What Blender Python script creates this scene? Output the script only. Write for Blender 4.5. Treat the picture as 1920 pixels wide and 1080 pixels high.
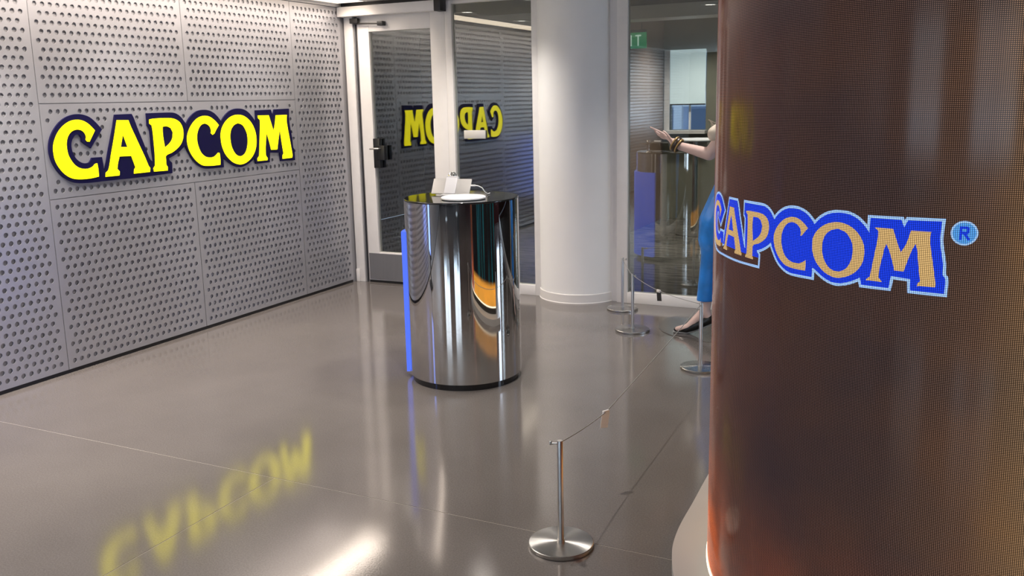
import bpy, bmesh, math, random
from mathutils import Vector, Matrix
from mathutils.geometry import tessellate_polygon
random.seed(4)
scene = bpy.context.scene
for o in list(bpy.data.objects): bpy.data.objects.remove(o)
COL = scene.collection
PI = math.pi

# ---------------------------------------------------------------- camera
YAW, PITCH, ROLL, FPX, PY = math.radians(-25.9047), math.radians(10.5532), math.radians(1.2161), 1682.5, 499.0
cy, sy, cp, sp = math.cos(YAW), math.sin(YAW), math.cos(PITCH), math.sin(PITCH)
fw = Vector((sy*cp, cy*cp, -sp)); rt = Vector((cy, -sy, 0)); dn = fw.cross(rt)
c_, s_ = math.cos(ROLL), math.sin(ROLL)
r2 = c_*rt + s_*dn; d2 = -s_*rt + c_*dn
cam = bpy.data.cameras.new('camera'); camo = bpy.data.objects.new('camera', cam); COL.objects.link(camo)
camo.matrix_world = Matrix(((r2.x, -d2.x, -fw.x, 0), (r2.y, -d2.y, -fw.y, 0), (r2.z, -d2.z, -fw.z, 1.6), (0, 0, 0, 1)))
cam.sensor_width = 36; cam.lens = FPX/1920*36; cam.shift_y = (PY-540)/1920; cam.clip_start = 0.05
scene.camera = camo

# ---------------------------------------------------------------- world, exposure
w = bpy.data.worlds.new('world'); scene.world = w; w.use_nodes = True
w.node_tree.nodes['Background'].inputs[0].default_value = (0.55, 0.72, 1.0, 1)
w.node_tree.nodes['Background'].inputs[1].default_value = 1.25
vs = scene.view_settings
scene.display_settings.display_device = 'sRGB'
vs.view_transform = 'Standard'; vs.look = 'None'; vs.gamma = 1.0; vs.use_curve_mapping = False
vs.exposure = 0.0

# ---------------------------------------------------------------- materials
def nodes(name):
    m = bpy.data.materials.new(name); m.use_nodes = True
    return m, m.node_tree.nodes, m.node_tree.links, m.node_tree.nodes['Principled BSDF']
def mat(name, col, rough=0.5, metal=0.0, emit=None, es=0.0, spec=0.5, noise=0.0, scale=40.0, coat=0.0, bump=0.0, trans=0.0, alpha=1.0, stretch=None):
    m, N, L, p = nodes(name)
    p.inputs['Base Color'].default_value = (*col, 1); p.inputs['Roughness'].default_value = rough
    p.inputs['Metallic'].default_value = metal; p.inputs['Specular IOR Level'].default_value = spec
    p.inputs['Coat Weight'].default_value = coat; p.inputs['Transmission Weight'].default_value = trans; p.inputs['Alpha'].default_value = alpha
    if emit: p.inputs['Emission Color'].default_value = (*emit, 1); p.inputs['Emission Strength'].default_value = es
    if noise or bump:
        tc = N.new('ShaderNodeTexCoord'); nt = N.new('ShaderNodeTexNoise'); nt.inputs['Scale'].default_value = scale; nt.inputs['Detail'].default_value = 5
        src = tc.outputs['Object']
        if stretch:
            mp = N.new('ShaderNodeMapping'); mp.inputs['Scale'].default_value = stretch; L.new(src, mp.inputs[0]); src = mp.outputs[0]
        L.new(src, nt.inputs['Vector'])
        if noise:
            mr = N.new('ShaderNodeMapRange'); mr.inputs[1].default_value = .3; mr.inputs[2].default_value = .7; mr.inputs[3].default_value = 1-noise; mr.inputs[4].default_value = 1+noise
            L.new(nt.outputs['Fac'], mr.inputs[0])
            mx = N.new('ShaderNodeMix'); mx.data_type = 'RGBA'; mx.blend_type = 'MULTIPLY'; mx.inputs[0].default_value = 1
            mx.inputs[6].default_value = (*col, 1); L.new(mr.outputs[0], mx.inputs[7]); L.new(mx.outputs[2], p.inputs['Base Color'])
        if bump:
            b = N.new('ShaderNodeBump'); b.inputs['Strength'].default_value = bump; b.inputs['Distance'].default_value = .002
            L.new(nt.outputs['Fac'], b.inputs['Height']); L.new(b.outputs[0], p.inputs['Normal'])
    return m

def glass_mat(name, tint, f0):
    m, N, L, p = nodes(name); N.remove(p); out = N['Material Output']
    lw = N.new('ShaderNodeLayerWeight'); lw.inputs[0].default_value = .5
    pw = N.new('ShaderNodeMath'); pw.operation = 'POWER'; pw.inputs[1].default_value = 5; L.new(lw.outputs['Facing'], pw.inputs[0])
    ma = N.new('ShaderNodeMath'); ma.operation = 'MULTIPLY_ADD'; ma.inputs[1].default_value = 1-f0; ma.inputs[2].default_value = f0; L.new(pw.outputs[0], ma.inputs[0])
    tr = N.new('ShaderNodeBsdfTransparent'); tr.inputs[0].default_value = (*tint, 1)
    gl = N.new('ShaderNodeBsdfGlossy'); gl.inputs['Roughness'].default_value = 0.0; gl.inputs[0].default_value = (.95, .97, .95, 1)
    mx = N.new('ShaderNodeMixShader'); L.new(ma.outputs[0], mx.inputs[0]); L.new(tr.outputs[0], mx.inputs[1]); L.new(gl.outputs[0], mx.inputs[2])
    L.new(mx.outputs[0], out.inputs[0]); return m

def emis(name, col, s):
    m, N, L, p = nodes(name); p.inputs['Base Color'].default_value = (*[c*.3 for c in col], 1)
    p.inputs['Emission Color'].default_value = (*col, 1); p.inputs['Emission Strength'].default_value = s; p.inputs['Roughness'].default_value = .4
    return m

LED_PITCH = 0.0041
def led_mat(name, col=None, gain=1.0, lo=.27, hi=.45, gap=.10):
    """LED wall: a grid of square diodes on black, content by arc length and height"""
    m, N, L, p = nodes(name)
    at = N.new('ShaderNodeAttribute'); at.attribute_name = 'led'
    sx = N.new('ShaderNodeSeparateXYZ'); L.new(at.outputs['Vector'], sx.inputs[0])
    def M(op, a, b=None, c=None):
        n = N.new('ShaderNodeMath'); n.operation = op
        for i, v in enumerate((a, b, c)):
            if v is None: continue
            if isinstance(v, (int, float)): n.inputs[i].default_value = v
            else: L.new(v, n.inputs[i])
        return n.outputs[0]
    def cell(o):
        f = M('FRACT', M('DIVIDE', o, LED_PITCH)); return M('ABSOLUTE', M('SUBTRACT', f, .5))
    mx = M('MAXIMUM', cell(sx.outputs[0]), cell(sx.outputs[1]))
    mr = N.new('ShaderNodeMapRange'); mr.interpolation_type = 'SMOOTHSTEP'
    mr.inputs[1].default_value = lo; mr.inputs[2].default_value = hi; mr.inputs[3].default_value = 1.0; mr.inputs[4].default_value = gap
    L.new(mx, mr.inputs[0]); mask = mr.outputs[0]
    p.inputs['Base Color'].default_value = (.012, .011, .012, 1); p.inputs['Roughness'].default_value = .13
    p.inputs['Specular IOR Level'].default_value = .12
    if col is not None:
        p.inputs['Emission Color'].default_value = (*col, 1)
    else:
        # horizontal content ramp over arc length, -1.0 .. 0.25
        rng = N.new('ShaderNodeMapRange'); rng.inputs[1].default_value = -1.25; rng.inputs[2].default_value = .30
        L.new(sx.outputs[0], rng.inputs[0])
        cr = N.new('ShaderNodeValToRGB'); e = cr.color_ramp.elements
        stops = [(0.0, (.003, .012, .014)), (.125, (.003, .012, .014)), (.150, (.17, .060, .030)), (.225, (.15, .050, .028)), (.32, (.078, .034, .025)), (.50, (.062, .036, .032)), (.70, (.075, .046, .037)), (.82, (.13, .078, .050)), (.91, (.26, .17, .085)), (1.0, (.60, .42, .18))]
        e[0].position, e[0].color = stops[0][0], (*stops[0][1], 1); e[1].position, e[1].color = stops[-1][0], (*stops[-1][1], 1)
        for q, cc in stops[1:-1]:
            n = e.new(q); n.color = (*cc, 1)
        L.new(rng.outputs[0], cr.inputs[0])
        # warm fire towards the lower edge at the left
        lo = N.new('ShaderNodeMapRange'); lo.interpolation_type = 'SMOOTHSTEP'; lo.inputs[1].default_value = .62; lo.inputs[2].default_value = .10; L.new(sx.outputs[1], lo.inputs[0])
        le = N.new('ShaderNodeMapRange'); le.interpolation_type = 'SMOOTHSTEP'; le.inputs[1].default_value = -.62; le.inputs[2].default_value = -.98; L.new(sx.outputs[0], le.inputs[0])
        nt = N.new('ShaderNodeTexNoise'); nt.inputs['Scale'].default_value = 6.0; nt.inputs['Detail'].default_value = 3; L.new(at.outputs['Vector'], nt.inputs['Vector'])
        fk = N.new('ShaderNodeMapRange'); fk.inputs[1].default_value = -1.03; fk.inputs[2].default_value = -1.10; L.new(sx.outputs[0], fk.inputs[0])
        nr = N.new('ShaderNodeMapRange'); nr.inputs[1].default_value = .35; nr.inputs[2].default_value = .65; nr.inputs[3].default_value = .35; nr.inputs[4].default_value = 1.3; L.new(nt.outputs['Fac'], nr.inputs[0])
        fire = M('MULTIPLY', M('MULTIPLY', lo.outputs[0], M('MULTIPLY_ADD', le.outputs[0], 1.0, .10)), nr.outputs[0])
        mixf = N.new('ShaderNodeMix'); mixf.data_type = 'RGBA'; L.new(fire, mixf.inputs[0]); L.new(cr.outputs[0], mixf.inputs[6]); mixf.inputs[7].default_value = (.80, .15, .02, 1)
        # the flank that faces the podium shows black with teal streaks over a gold lower band
        cmb = N.new('ShaderNodeCombineXYZ'); L.new(M('MULTIPLY', sx.outputs[0], 9.0), cmb.inputs[0]); L.new(M('MULTIPLY', sx.outputs[1], .5), cmb.inputs[1])
        ts = N.new('ShaderNodeTexNoise'); ts.inputs['Scale'].default_value = 1.0; ts.inputs['Detail'].default_value = 2; L.new(cmb.outputs[0], ts.inputs['Vector'])
        tr_ = N.new('ShaderNodeValToRGB'); q = tr_.color_ramp.elements; q[0].position = .52; q[0].color = (.002, .003, .004, 1); q[1].position = .72; q[1].color = (.01, .22, .26, 1); L.new(ts.outputs['Fac'], tr_.inputs[0])
        gb = N.new('ShaderNodeMapRange'); gb.interpolation_type = 'SMOOTHSTEP'; gb.inputs[1].default_value = .30; gb.inputs[2].default_value = .24; L.new(sx.outputs[1], gb.inputs[0])
        gm = N.new('ShaderNodeMix'); gm.data_type = 'RGBA'; L.new(gb.outputs[0], gm.inputs[0]); L.new(tr_.outputs[0], gm.inputs[6]); gm.inputs[7].default_value = (1.6, .75, .10, 1)
        fm = N.new('ShaderNodeMix'); fm.data_type = 'RGBA'; L.new(fk.outputs[0], fm.inputs[0]); L.new(mixf.outputs[2], fm.inputs[6]); L.new(gm.outputs[2], fm.inputs[7])
        mul = N.new('ShaderNodeMix'); mul.data_type = 'RGBA'; mul.blend_type = 'MULTIPLY'; mul.inputs[0].default_value = .55
        nt2 = N.new('ShaderNodeTexNoise'); nt2.inputs['Scale'].default_value = 2.3; nt2.inputs['Detail'].default_value = 4; L.new(at.outputs['Vector'], nt2.inputs['Vector'])
        cr2 = N.new('ShaderNodeValToRGB'); q = cr2.color_ramp.elements; q[0].position = .32; q[0].color = (.55, .6, .9, 1); q[1].position = .68; q[1].color = (1.5, 1.1, .8, 1)
        L.new(nt2.outputs['Fac'], cr2.inputs[0]); L.new(fm.outputs[2], mul.inputs[6]); L.new(cr2.outputs[0], mul.inputs[7])
        L.new(mul.outputs[2], p.inputs['Emission Color'])
    L.new(M('MULTIPLY', mask, gain), p.inputs['Emission Strength'])
    return m

def floor_mat():
    m, N, L, p = nodes('polished_concrete')
    tc = N.new('ShaderNodeTexCoord'); n1 = N.new('ShaderNodeTexNoise'); n1.inputs['Scale'].default_value = 1.3; n1.inputs['Detail'].default_value = 6
    n2 = N.new('ShaderNodeTexNoise'); n2.inputs['Scale'].default_value = 160; n2.inputs['Detail'].default_value = 3
    for n in (n1, n2): L.new(tc.outputs['Object'], n.inputs['Vector'])
    cr = N.new('ShaderNodeValToRGB'); e = cr.color_ramp.elements; e[0].position = .3; e[0].color = (.138, .124, .117, 1); e[1].position = .7; e[1].color = (.172, .155, .146, 1)
    L.new(n1.outputs['Fac'], cr.inputs[0])
    sp_ = N.new('ShaderNodeMapRange'); sp_.inputs[1].default_value = .35; sp_.inputs[2].default_value = .7; sp_.inputs[3].default_value = .86; sp_.inputs[4].default_value = 1.12; L.new(n2.outputs['Fac'], sp_.inputs[0])
    mx = N.new('ShaderNodeMix'); mx.data_type = 'RGBA'; mx.blend_type = 'MULTIPLY'; mx.inputs[0].default_value = 1; L.new(cr.outputs[0], mx.inputs[6]); L.new(sp_.outputs[0], mx.inputs[7])
    L.new(mx.outputs[2], p.inputs['Base Color'])
    rr = N.new('ShaderNodeMapRange'); rr.inputs[1].default_value = .3; rr.inputs[2].default_value = .7; rr.inputs[3].default_value = .07; rr.inputs[4].default_value = .13; L.new(n1.outputs['Fac'], rr.inputs[0]); L.new(rr.outputs[0], p.inputs['Roughness'])
    p.inputs['Specular IOR Level'].default_value = .9
    b = N.new('ShaderNodeBump'); b.inputs['Strength'].default_value = .12; b.inputs['Distance'].default_value = .0008; L.new(n2.outputs['Fac'], b.inputs['Height']); L.new(b.outputs[0], p.inputs['Normal'])
    return m

def spun_mat():
    """brushed steel turned on a lathe: radial highlights through tangent anisotropy"""
    m, N, L, p = nodes('spun_steel'); p.inputs['Base Color'].default_value = (.52, .51, .49, 1); p.inputs['Metallic'].default_value = 1; p.inputs['Roughness'].default_value = .24
    p.inputs['Anisotropic'].default_value = .93
    t = N.new('ShaderNodeTangent'); t.direction_type = 'RADIAL'; t.axis = 'Z'; L.new(t.outputs[0], p.inputs['Tangent'])
    return m

MT = dict(
    floor=floor_mat(),
    joint=mat('joint_sealant', (.40, .36, .32), .6),
    panel=mat('perforated_aluminium', (.46, .46, .49), .31, .5, noise=.04, scale=3),
    backing=mat('panel_backing', (.36, .357, .375), .5, .0),
    ceiling=mat('ceiling_paint', (.76, .75, .73), .9, noise=.02, scale=8),
    white=mat('white_paint', (.74, .72, .70), .45, noise=.02, scale=10),
    frame=mat('frame_enamel', (.80, .78, .76), .35, noise=.02, scale=12),
    column=mat('column_plaster', (.86, .86, .85), .55, noise=.015, scale=5),
    kick=mat('kick_plate_steel', (.16, .16, .17), .4, .1, noise=.05, scale=4, stretch=(60, 1, 1)),
    black=mat('black_metal', (.012, .012, .013), .4), dark=mat('dark_bronze', (.05, .048, .045), .35, .6),
    glass=glass_mat('tinted_glass', (.84, .86, .84), .15), clear=glass_mat('clear_glass', (.9, .93, .95), .05),
    mirror=mat('mirror_steel', (.62, .61, .60), .025, 1.0), blackgloss=mat('black_gloss', (.010, .010, .011), .07, spec=.6),
    blue=mat('blue_lit_panel', (.04, .08, .45), .25, emit=(.095, .19, 1.0), es=.80),
    steel=mat('brushed_steel', (.58, .56, .54), .34, 1.0), spun=spun_mat(), chrome=mat('chrome', (.8, .79, .78), .05, 1.0),
    cord=mat('grey_cord', (.27, .26, .25), .5), acrylic=mat('acrylic_card', (.80, .76, .74), .3), cardblack=mat('black_card', (.02, .02, .02), .4),
    yellow=emis('lit_yellow_face', (1.0, .88, .0), 2.0), navy=mat('navy_face', (.006, .005, .045), .5, spec=.15),
    led=led_mat('led_screen', None, 1.75, .20, .40, .05), led_yellow=led_mat('led_gold', (.86, .55, .22), 1.15), led_blue=led_mat('led_blue', (.012, .055, .90), 1.3), led_white=led_mat('led_white', (.36, .58, 1.0), 1.5), led_sky=led_mat('led_sky', (.10, .36, .85), 1.4), led_shade=led_mat('led_shade', (.010, .006, .006), 1.0),
    ledcap=mat('led_edge_trim', (.02, .018, .018), .4), ring=emis('warm_ring_light', (1.0, .84, .60), 2.2),
    plinth=mat('white_plinth', (.40, .385, .37), .4, noise=.02, scale=4),
    skin=mat('pale_mannequin', (.72, .52, .47), .42), garment=mat('blue_cloth', (.02, .21, .68), .28, noise=.25, scale=9), cream=mat('cream_cloth', (.68, .60, .50), .7), shoe=mat('black_shoe', (.012, .012, .012), .3), sole=mat('white_sole', (.45, .45, .45), .5),
    band=mat('dark_band', (.035, .020, .012), .35), bandgold=mat('tan_band', (.45, .30, .12), .35, .5), disc=mat('grey_disc', (.115, .105, .10), .14, spec=.7),
    carpet=mat('carpet', (.10, .095, .08), .9, noise=.8, scale=5, stretch=(1, 3.5, 1)), backwall=mat('olive_wall', (.20, .20, .155), .7, noise=.04, scale=6), brownwall=mat('brown_wall', (.22, .15, .11), .6, noise=.05, scale=3),
    blind=mat('roller_blind', (.55, .63, .64), .8, emit=(.55, .70, .75), es=.75), rearblind=mat('rear_blind', (.6, .65, .68), .8, emit=(.76, .88, 1.0), es=5.0), darkwall=mat('dark_room_wall', (.055, .055, .055), .6), maroon=mat('maroon_wall', (.10, .012, .018), .5), navywall=mat('navy_wall', (.012, .018, .05), .5),  # both blinds emit in place of daylight through the cloth; rear ones light the room
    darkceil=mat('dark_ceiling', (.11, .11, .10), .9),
    exitgreen=mat('green_glass', (.02, .30, .12), .2, emit=(.03, .40, .16), es=.35, alpha=.8), exitletter=emis('exit_letter', (.75, 1.0, .85), .55),
    lens=emis('lamp_lens', (1.0, .92, .82), 9.0), trimring=mat('lamp_ring', (.75, .74, .72), .4), strip=emis('slot_light', (1.0, .82, .64), 3.0),
    facade=mat('facade', (.50, .60, .78), .8), facadewin=mat('facade_glass', (.14, .20, .30), .2), facadewhite=mat('facade_pale', (.85, .88, .92), .8),
    silver=mat('silver_tablet', (.62, .60, .57), .4, .2), whiteplastic=mat('white_plastic', (.80, .79, .80), .3), padwhite=mat('white_pad', (.95, .95, .96), .3), tabletscreen=mat('tablet_screen', (.01, .01, .012), .08),
    cool_fill=emis('cool_fill_glow', (.66, .80, 1.0), 9.0), daylight=emis('window_daylight', (.62, .80, 1.0), 8.0), blueglow=emis('blue_glow', (.20, .32, 1.0), 4.0), tablewhite=mat('white_table', (.8, .8, .8), .3),
)

# ---------------------------------------------------------------- mesh helpers
def link(name, me, m=None, parent=None, loc=None):
    o = bpy.data.objects.new(name, me); COL.objects.link(o)
    if m is not None and me is not None: me.materials.append(MT[m] if isinstance(m, str) else m)
    if parent is not None: o.parent = parent
    if loc is not None: o.location = loc
    return o
def pyd(name, V, F, m=None, parent=None, loc=None, smooth=False):
    me = bpy.data.meshes.new(name); me.from_pydata([tuple(v) for v in V], [], F); me.update()
    if smooth:
        for p in me.polygons: p.use_smooth = True
    return link(name, me, m, parent, loc)
def frombm(name, bm, m=None, parent=None, loc=None, smooth=False, angle=None):
    bmesh.ops.recalc_face_normals(bm, faces=bm.faces)
    me = bpy.data.meshes.new(name); bm.to_mesh(me); bm.free()
    if smooth:
        for p in me.polygons: p.use_smooth = True
        if angle:
            me.set_sharp_from_angle(angle=angle)
    return link(name, me, m, parent, loc)
def addbox(bm, x0, x1, y0, y1, z0, z1, bev=0.0):
    r = bmesh.ops.create_cube(bm, size=1)
    for v in r['verts']:
        v.co = Vector(((x0+x1)/2 + v.co.x*(x1-x0), (y0+y1)/2 + v.co.y*(y1-y0), (z0+z1)/2 + v.co.z*(z1-z0)))
    if bev:
        es = {e for v in r['verts'] for e in v.link_edges}
        bmesh.ops.bevel(bm, geom=list(es), offset=bev, segments=2, affect='EDGES', profile=.5)
def box(name, x0, x1, y0, y1, z0, z1, m, parent=None, bev=0.0, loc=None):
    bm = bmesh.new(); addbox(bm, x0, x1, y0, y1, z0, z1, bev)
    return frombm(name, bm, m, parent, loc, smooth=bev > 0, angle=.6)
def lathe(name, prof, m, parent=None, loc=None, seg=48, smooth=True):
    """prof: list of (r, z) from bottom to top, closed on the axis where r = 0"""
    V, F, rings = [], [], []
    for r, z in prof:
        if r < 1e-6: rings.append([len(V)]); V.append((0, 0, z))
        else:
            rings.append(list(range(len(V), len(V)+seg))); V += [(r*math.cos(2*PI*k/seg), r*math.sin(2*PI*k/seg), z) for k in range(seg)]
    for a, b in zip(rings, rings[1:]):
        for k in range(seg):
            k2 = (k+1) % seg
            if len(a) == 1 and len(b) == 1: break
            if len(a) == 1: F.append((a[0], b[k2], b[k]))
            elif len(b) == 1: F.append((a[k], a[k2], b[0]))
            else: F.append((a[k], a[k2], b[k2], b[k]))
    me = bpy.data.meshes.new(name); me.from_pydata(V, [], F); me.update()
    bm = bmesh.new(); bm.from_mesh(me); bmesh.ops.recalc_face_normals(bm, faces=bm.faces); bm.to_mesh(me); bm.free()
    if smooth:
        for p in me.polygons: p.use_smooth = True
        me.set_sharp_from_angle(angle=.6)
    return link(name, me, m, parent, loc)
def tube(bm, pts, r, seg=8, taper=None):
    pts = [Vector(p) for p in pts]; rings = []
    for i, p in enumerate(pts):
        t = (pts[min(i+1, len(pts)-1)] - pts[max(i-1, 0)]).normalized()
        a = t.cross(Vector((0, 0, 1)));  a = t.cross(Vector((1, 0, 0))) if a.length < 1e-3 else a
        a.normalize(); b = t.cross(a); rr = taper[i] if taper else r
        rings.append([bm.verts.new(p + rr*(math.cos(2*PI*k/seg)*a + math.sin(2*PI*k/seg)*b)) for k in range(seg)])
    for A, B in zip(rings, rings[1:]):
        for k in range(seg): bm.faces.new((A[k], A[(k+1) % seg], B[(k+1) % seg], B[k]))
    bm.faces.new(rings[0][::-1]); bm.faces.new(rings[-1])
def tubeobj(name, pts, r, m, parent=None, seg=8, taper=None):
    bm = bmesh.new(); tube(bm, pts, r, seg, taper); return frombm(name, bm, m, parent, smooth=True, angle=.9)
def empty(name, loc=(0, 0, 0), rz=0):
    o = bpy.data.objects.new(name, None); COL.objects.link(o); o.location = loc; o.rotation_euler = (0, 0, rz); o.empty_display_size = .1; return o
def tag(o, label, cat, group=None):
    o['label'] = label; o['category'] = cat
    if group: o['group'] = group
    return o
def struct(o, label=None):
    o['kind'] = 'structure'
    if label: o['label'] = label
    return o
def copy_tree(o, parent=None):
    c = o.copy(); COL.objects.link(c); c.parent = parent
    for ch in list(o.children): copy_tree(ch, c)
    return c

# ---------------------------------------------------------------- the lettering shapes (metres on the wall)
LOGO = {"B":[[0.3693,0.0679],[0.3657,0.119],[0.362,0.156],[0.2885,0.1563],[0.2786,0.1411],[0.2636,0.1286],[0.2393,0.1258],[0.2135,0.1308],[0.1891,0.1451],[0.1687,0.1688],[0.1547,0.2007],[0.1515,0.2363],[0.159,0.2668],[0.1767,0.2924],[0.199,0.3047],[0.2166,0.3004],[0.2283,0.2811],[0.2271,0.2589],[0.2511,0.2407],[0.2781,0.2225],[0.2879,0.2152],[0.3833,0.3263],[0.3497,0.3638],[0.3059,0.4011],[0.2604,0.4187],[0.2142,0.4243],[0.1671,0.418],[0.1191,0.3996],[0.0752,0.3685],[0.0377,0.3268],[0.0124,0.2827],[0.0,0.236],[0.0002,0.1886],[0.0135,0.14],[0.0398,0.0944],[0.0751,0.0563],[0.1173,0.0282],[0.1617,0.012],[0.2187,0.0054],[0.3047,0.0044],[0.3355,0.0052],[0.6842,0.0048],[0.9195,0.0098],[0.9246,0.0798],[0.905,0.0952],[0.9009,0.1118],[0.9583,0.1314],[1.0112,0.1587],[1.0523,0.1871],[1.059,0.188],[1.0708,0.1576],[1.0916,0.1241],[1.1182,0.0854],[1.1521,0.0527],[1.1938,0.0285],[1.2309,0.0162],[1.276,0.0127],[1.4091,0.012],[1.4117,0.0844],[1.4164,0.0776],[1.4561,0.0515],[1.4934,0.0277],[1.5382,0.0078],[1.5781,0.0],[1.6127,0.0022],[1.6555,0.0134],[1.6996,0.0319],[1.7433,0.057],[1.755,0.0119],[1.9095,0.0126],[1.9207,0.0859],[2.0362,0.0788],[2.0404,0.0115],[2.214,0.0092],[2.2147,0.0925],[2.2014,0.113],[2.1969,0.1822],[2.1774,0.2906],[2.1743,0.3346],[2.1793,0.4208],[2.0056,0.4178],[1.9825,0.3686],[1.9625,0.4172],[1.7911,0.415],[1.7879,0.3203],[1.7716,0.3417],[1.7432,0.3736],[1.7047,0.4054],[1.6585,0.4253],[1.6115,0.4318],[1.5642,0.4294],[1.5094,0.4143],[1.46,0.3831],[1.4213,0.3438],[1.419,0.3439],[1.3833,0.3819],[1.3467,0.4087],[1.2967,0.4261],[1.2457,0.4294],[1.1942,0.4213],[1.148,0.3994],[1.1072,0.3662],[1.0822,0.3352],[1.0653,0.3541],[1.0433,0.3806],[1.0088,0.4048],[0.9672,0.4164],[0.8592,0.4179],[0.7457,0.4168],[0.7428,0.3389],[0.7589,0.319],[0.7616,0.2899],[0.7618,0.188],[0.7672,0.1023],[0.7546,0.1017],[0.7405,0.1139],[0.7259,0.1465],[0.6937,0.2352],[0.6614,0.3179],[0.6349,0.3945],[0.6228,0.416],[0.4925,0.4145],[0.4645,0.3255],[0.4218,0.2075],[0.3782,0.0811]],"C1":[[[0.3271,0.3217],[0.29,0.359],[0.2506,0.3826],[0.2099,0.3905],[0.1629,0.3853],[0.1144,0.3628],[0.0751,0.3296],[0.0449,0.2876],[0.0269,0.2431],[0.0238,0.2],[0.0302,0.154],[0.0498,0.1133],[0.0801,0.0757],[0.1198,0.048],[0.1595,0.0356],[0.2114,0.031],[0.2648,0.0317],[0.3209,0.0374],[0.3225,0.0809],[0.3192,0.12],[0.3035,0.1166],[0.2844,0.1021],[0.2564,0.0929],[0.2244,0.0922],[0.1887,0.1013],[0.16,0.1204],[0.1378,0.1487],[0.1217,0.1829],[0.1164,0.2206],[0.1183,0.2557],[0.1304,0.2901],[0.1543,0.3176],[0.1815,0.3297],[0.2076,0.3318],[0.2329,0.3255],[0.2518,0.3091],[0.2595,0.2864],[0.2547,0.2687],[0.2638,0.257],[0.2796,0.2553],[0.3023,0.2867]]],"A":[[[0.4995,0.3797],[0.5886,0.377],[0.6039,0.3343],[0.6319,0.2716],[0.6601,0.2082],[0.6937,0.134],[0.7172,0.0742],[0.7289,0.0586],[0.7235,0.0337],[0.5939,0.0332],[0.5989,0.0591],[0.6107,0.0726],[0.5999,0.1069],[0.586,0.1483],[0.4914,0.1512],[0.475,0.1111],[0.4647,0.0744],[0.4815,0.0566],[0.4766,0.0311],[0.372,0.0316],[0.3761,0.0558],[0.3997,0.0748],[0.4312,0.17],[0.4622,0.2609],[0.4854,0.3339]],[[0.5355,0.2901],[0.5083,0.2096],[0.5631,0.2065]]],"P":[[[0.7597,0.3761],[0.7961,0.3805],[0.8667,0.3817],[0.9446,0.3796],[0.9862,0.3696],[1.0209,0.3485],[1.0407,0.315],[1.0448,0.2749],[1.0361,0.2376],[1.013,0.2011],[0.9755,0.1726],[0.9297,0.1496],[0.8826,0.1363],[0.8693,0.1255],[0.869,0.0977],[0.8685,0.0676],[0.8791,0.0551],[0.8762,0.0311],[0.7604,0.033],[0.7572,0.0552],[0.7739,0.0723],[0.7802,0.1497],[0.7807,0.2271],[0.7801,0.2952],[0.7763,0.336],[0.7577,0.3501]],[[0.8661,0.326],[0.908,0.3259],[0.9369,0.3142],[0.9528,0.2834],[0.9442,0.2466],[0.9192,0.2154],[0.8703,0.1847],[0.8644,0.2366],[0.8621,0.2826]]],"C2":[[[1.3881,0.3178],[1.3533,0.3497],[1.3105,0.3767],[1.2665,0.3872],[1.2215,0.3837],[1.1754,0.3666],[1.1312,0.3335],[1.0952,0.2891],[1.0759,0.2443],[1.0756,0.1986],[1.0886,0.1519],[1.1146,0.1088],[1.1539,0.0689],[1.2017,0.042],[1.2588,0.034],[1.3177,0.0324],[1.3724,0.0332],[1.3759,0.0772],[1.3738,0.1181],[1.3608,0.1213],[1.3391,0.1059],[1.3113,0.0934],[1.2719,0.0923],[1.234,0.1009],[1.1985,0.1267],[1.1776,0.1652],[1.1667,0.2076],[1.1688,0.2538],[1.1861,0.2947],[1.2146,0.3238],[1.2475,0.3329],[1.2789,0.3262],[1.3026,0.3066],[1.3094,0.2805],[1.3043,0.2643],[1.3193,0.2518],[1.3367,0.2605],[1.3595,0.288]]],"O":[[[1.5897,0.3869],[1.5251,0.3768],[1.4692,0.3483],[1.4255,0.306],[1.4019,0.2564],[1.4001,0.2058],[1.4065,0.164],[1.4299,0.1116],[1.465,0.072],[1.5082,0.0408],[1.5602,0.0228],[1.6079,0.0217],[1.6653,0.0392],[1.7182,0.0742],[1.7556,0.1252],[1.771,0.1825],[1.7684,0.2455],[1.7458,0.2993],[1.7085,0.3435],[1.6532,0.3759]],[[1.5865,0.3261],[1.5448,0.3134],[1.5116,0.2843],[1.4958,0.243],[1.4938,0.2012],[1.5011,0.1587],[1.5202,0.1201],[1.5474,0.0924],[1.5835,0.0806],[1.6149,0.0857],[1.6446,0.1053],[1.6657,0.14],[1.6777,0.1872],[1.6764,0.2398],[1.6599,0.2786],[1.6324,0.3104]]],"M":[[[1.8075,0.3753],[1.9296,0.3746],[1.9434,0.3365],[1.9738,0.2501],[1.9926,0.2922],[2.0139,0.3725],[2.1442,0.3717],[2.1363,0.3308],[2.1444,0.2626],[2.159,0.184],[2.171,0.1147],[2.1802,0.0551],[2.1754,0.0307],[2.0608,0.0296],[2.0637,0.0576],[2.0762,0.0714],[2.0652,0.1449],[2.0569,0.2082],[2.0496,0.2662],[2.0257,0.1904],[2.0025,0.1074],[1.9338,0.1081],[1.9185,0.167],[1.89,0.2535],[1.8812,0.1973],[1.8687,0.1318],[1.8637,0.0705],[1.8844,0.0454],[1.8794,0.0314],[1.7709,0.0319],[1.7711,0.053],[1.7923,0.0704],[1.8037,0.1448],[1.816,0.2285],[1.8278,0.3074],[1.8281,0.3423],[1.8089,0.3568]]]}
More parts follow.
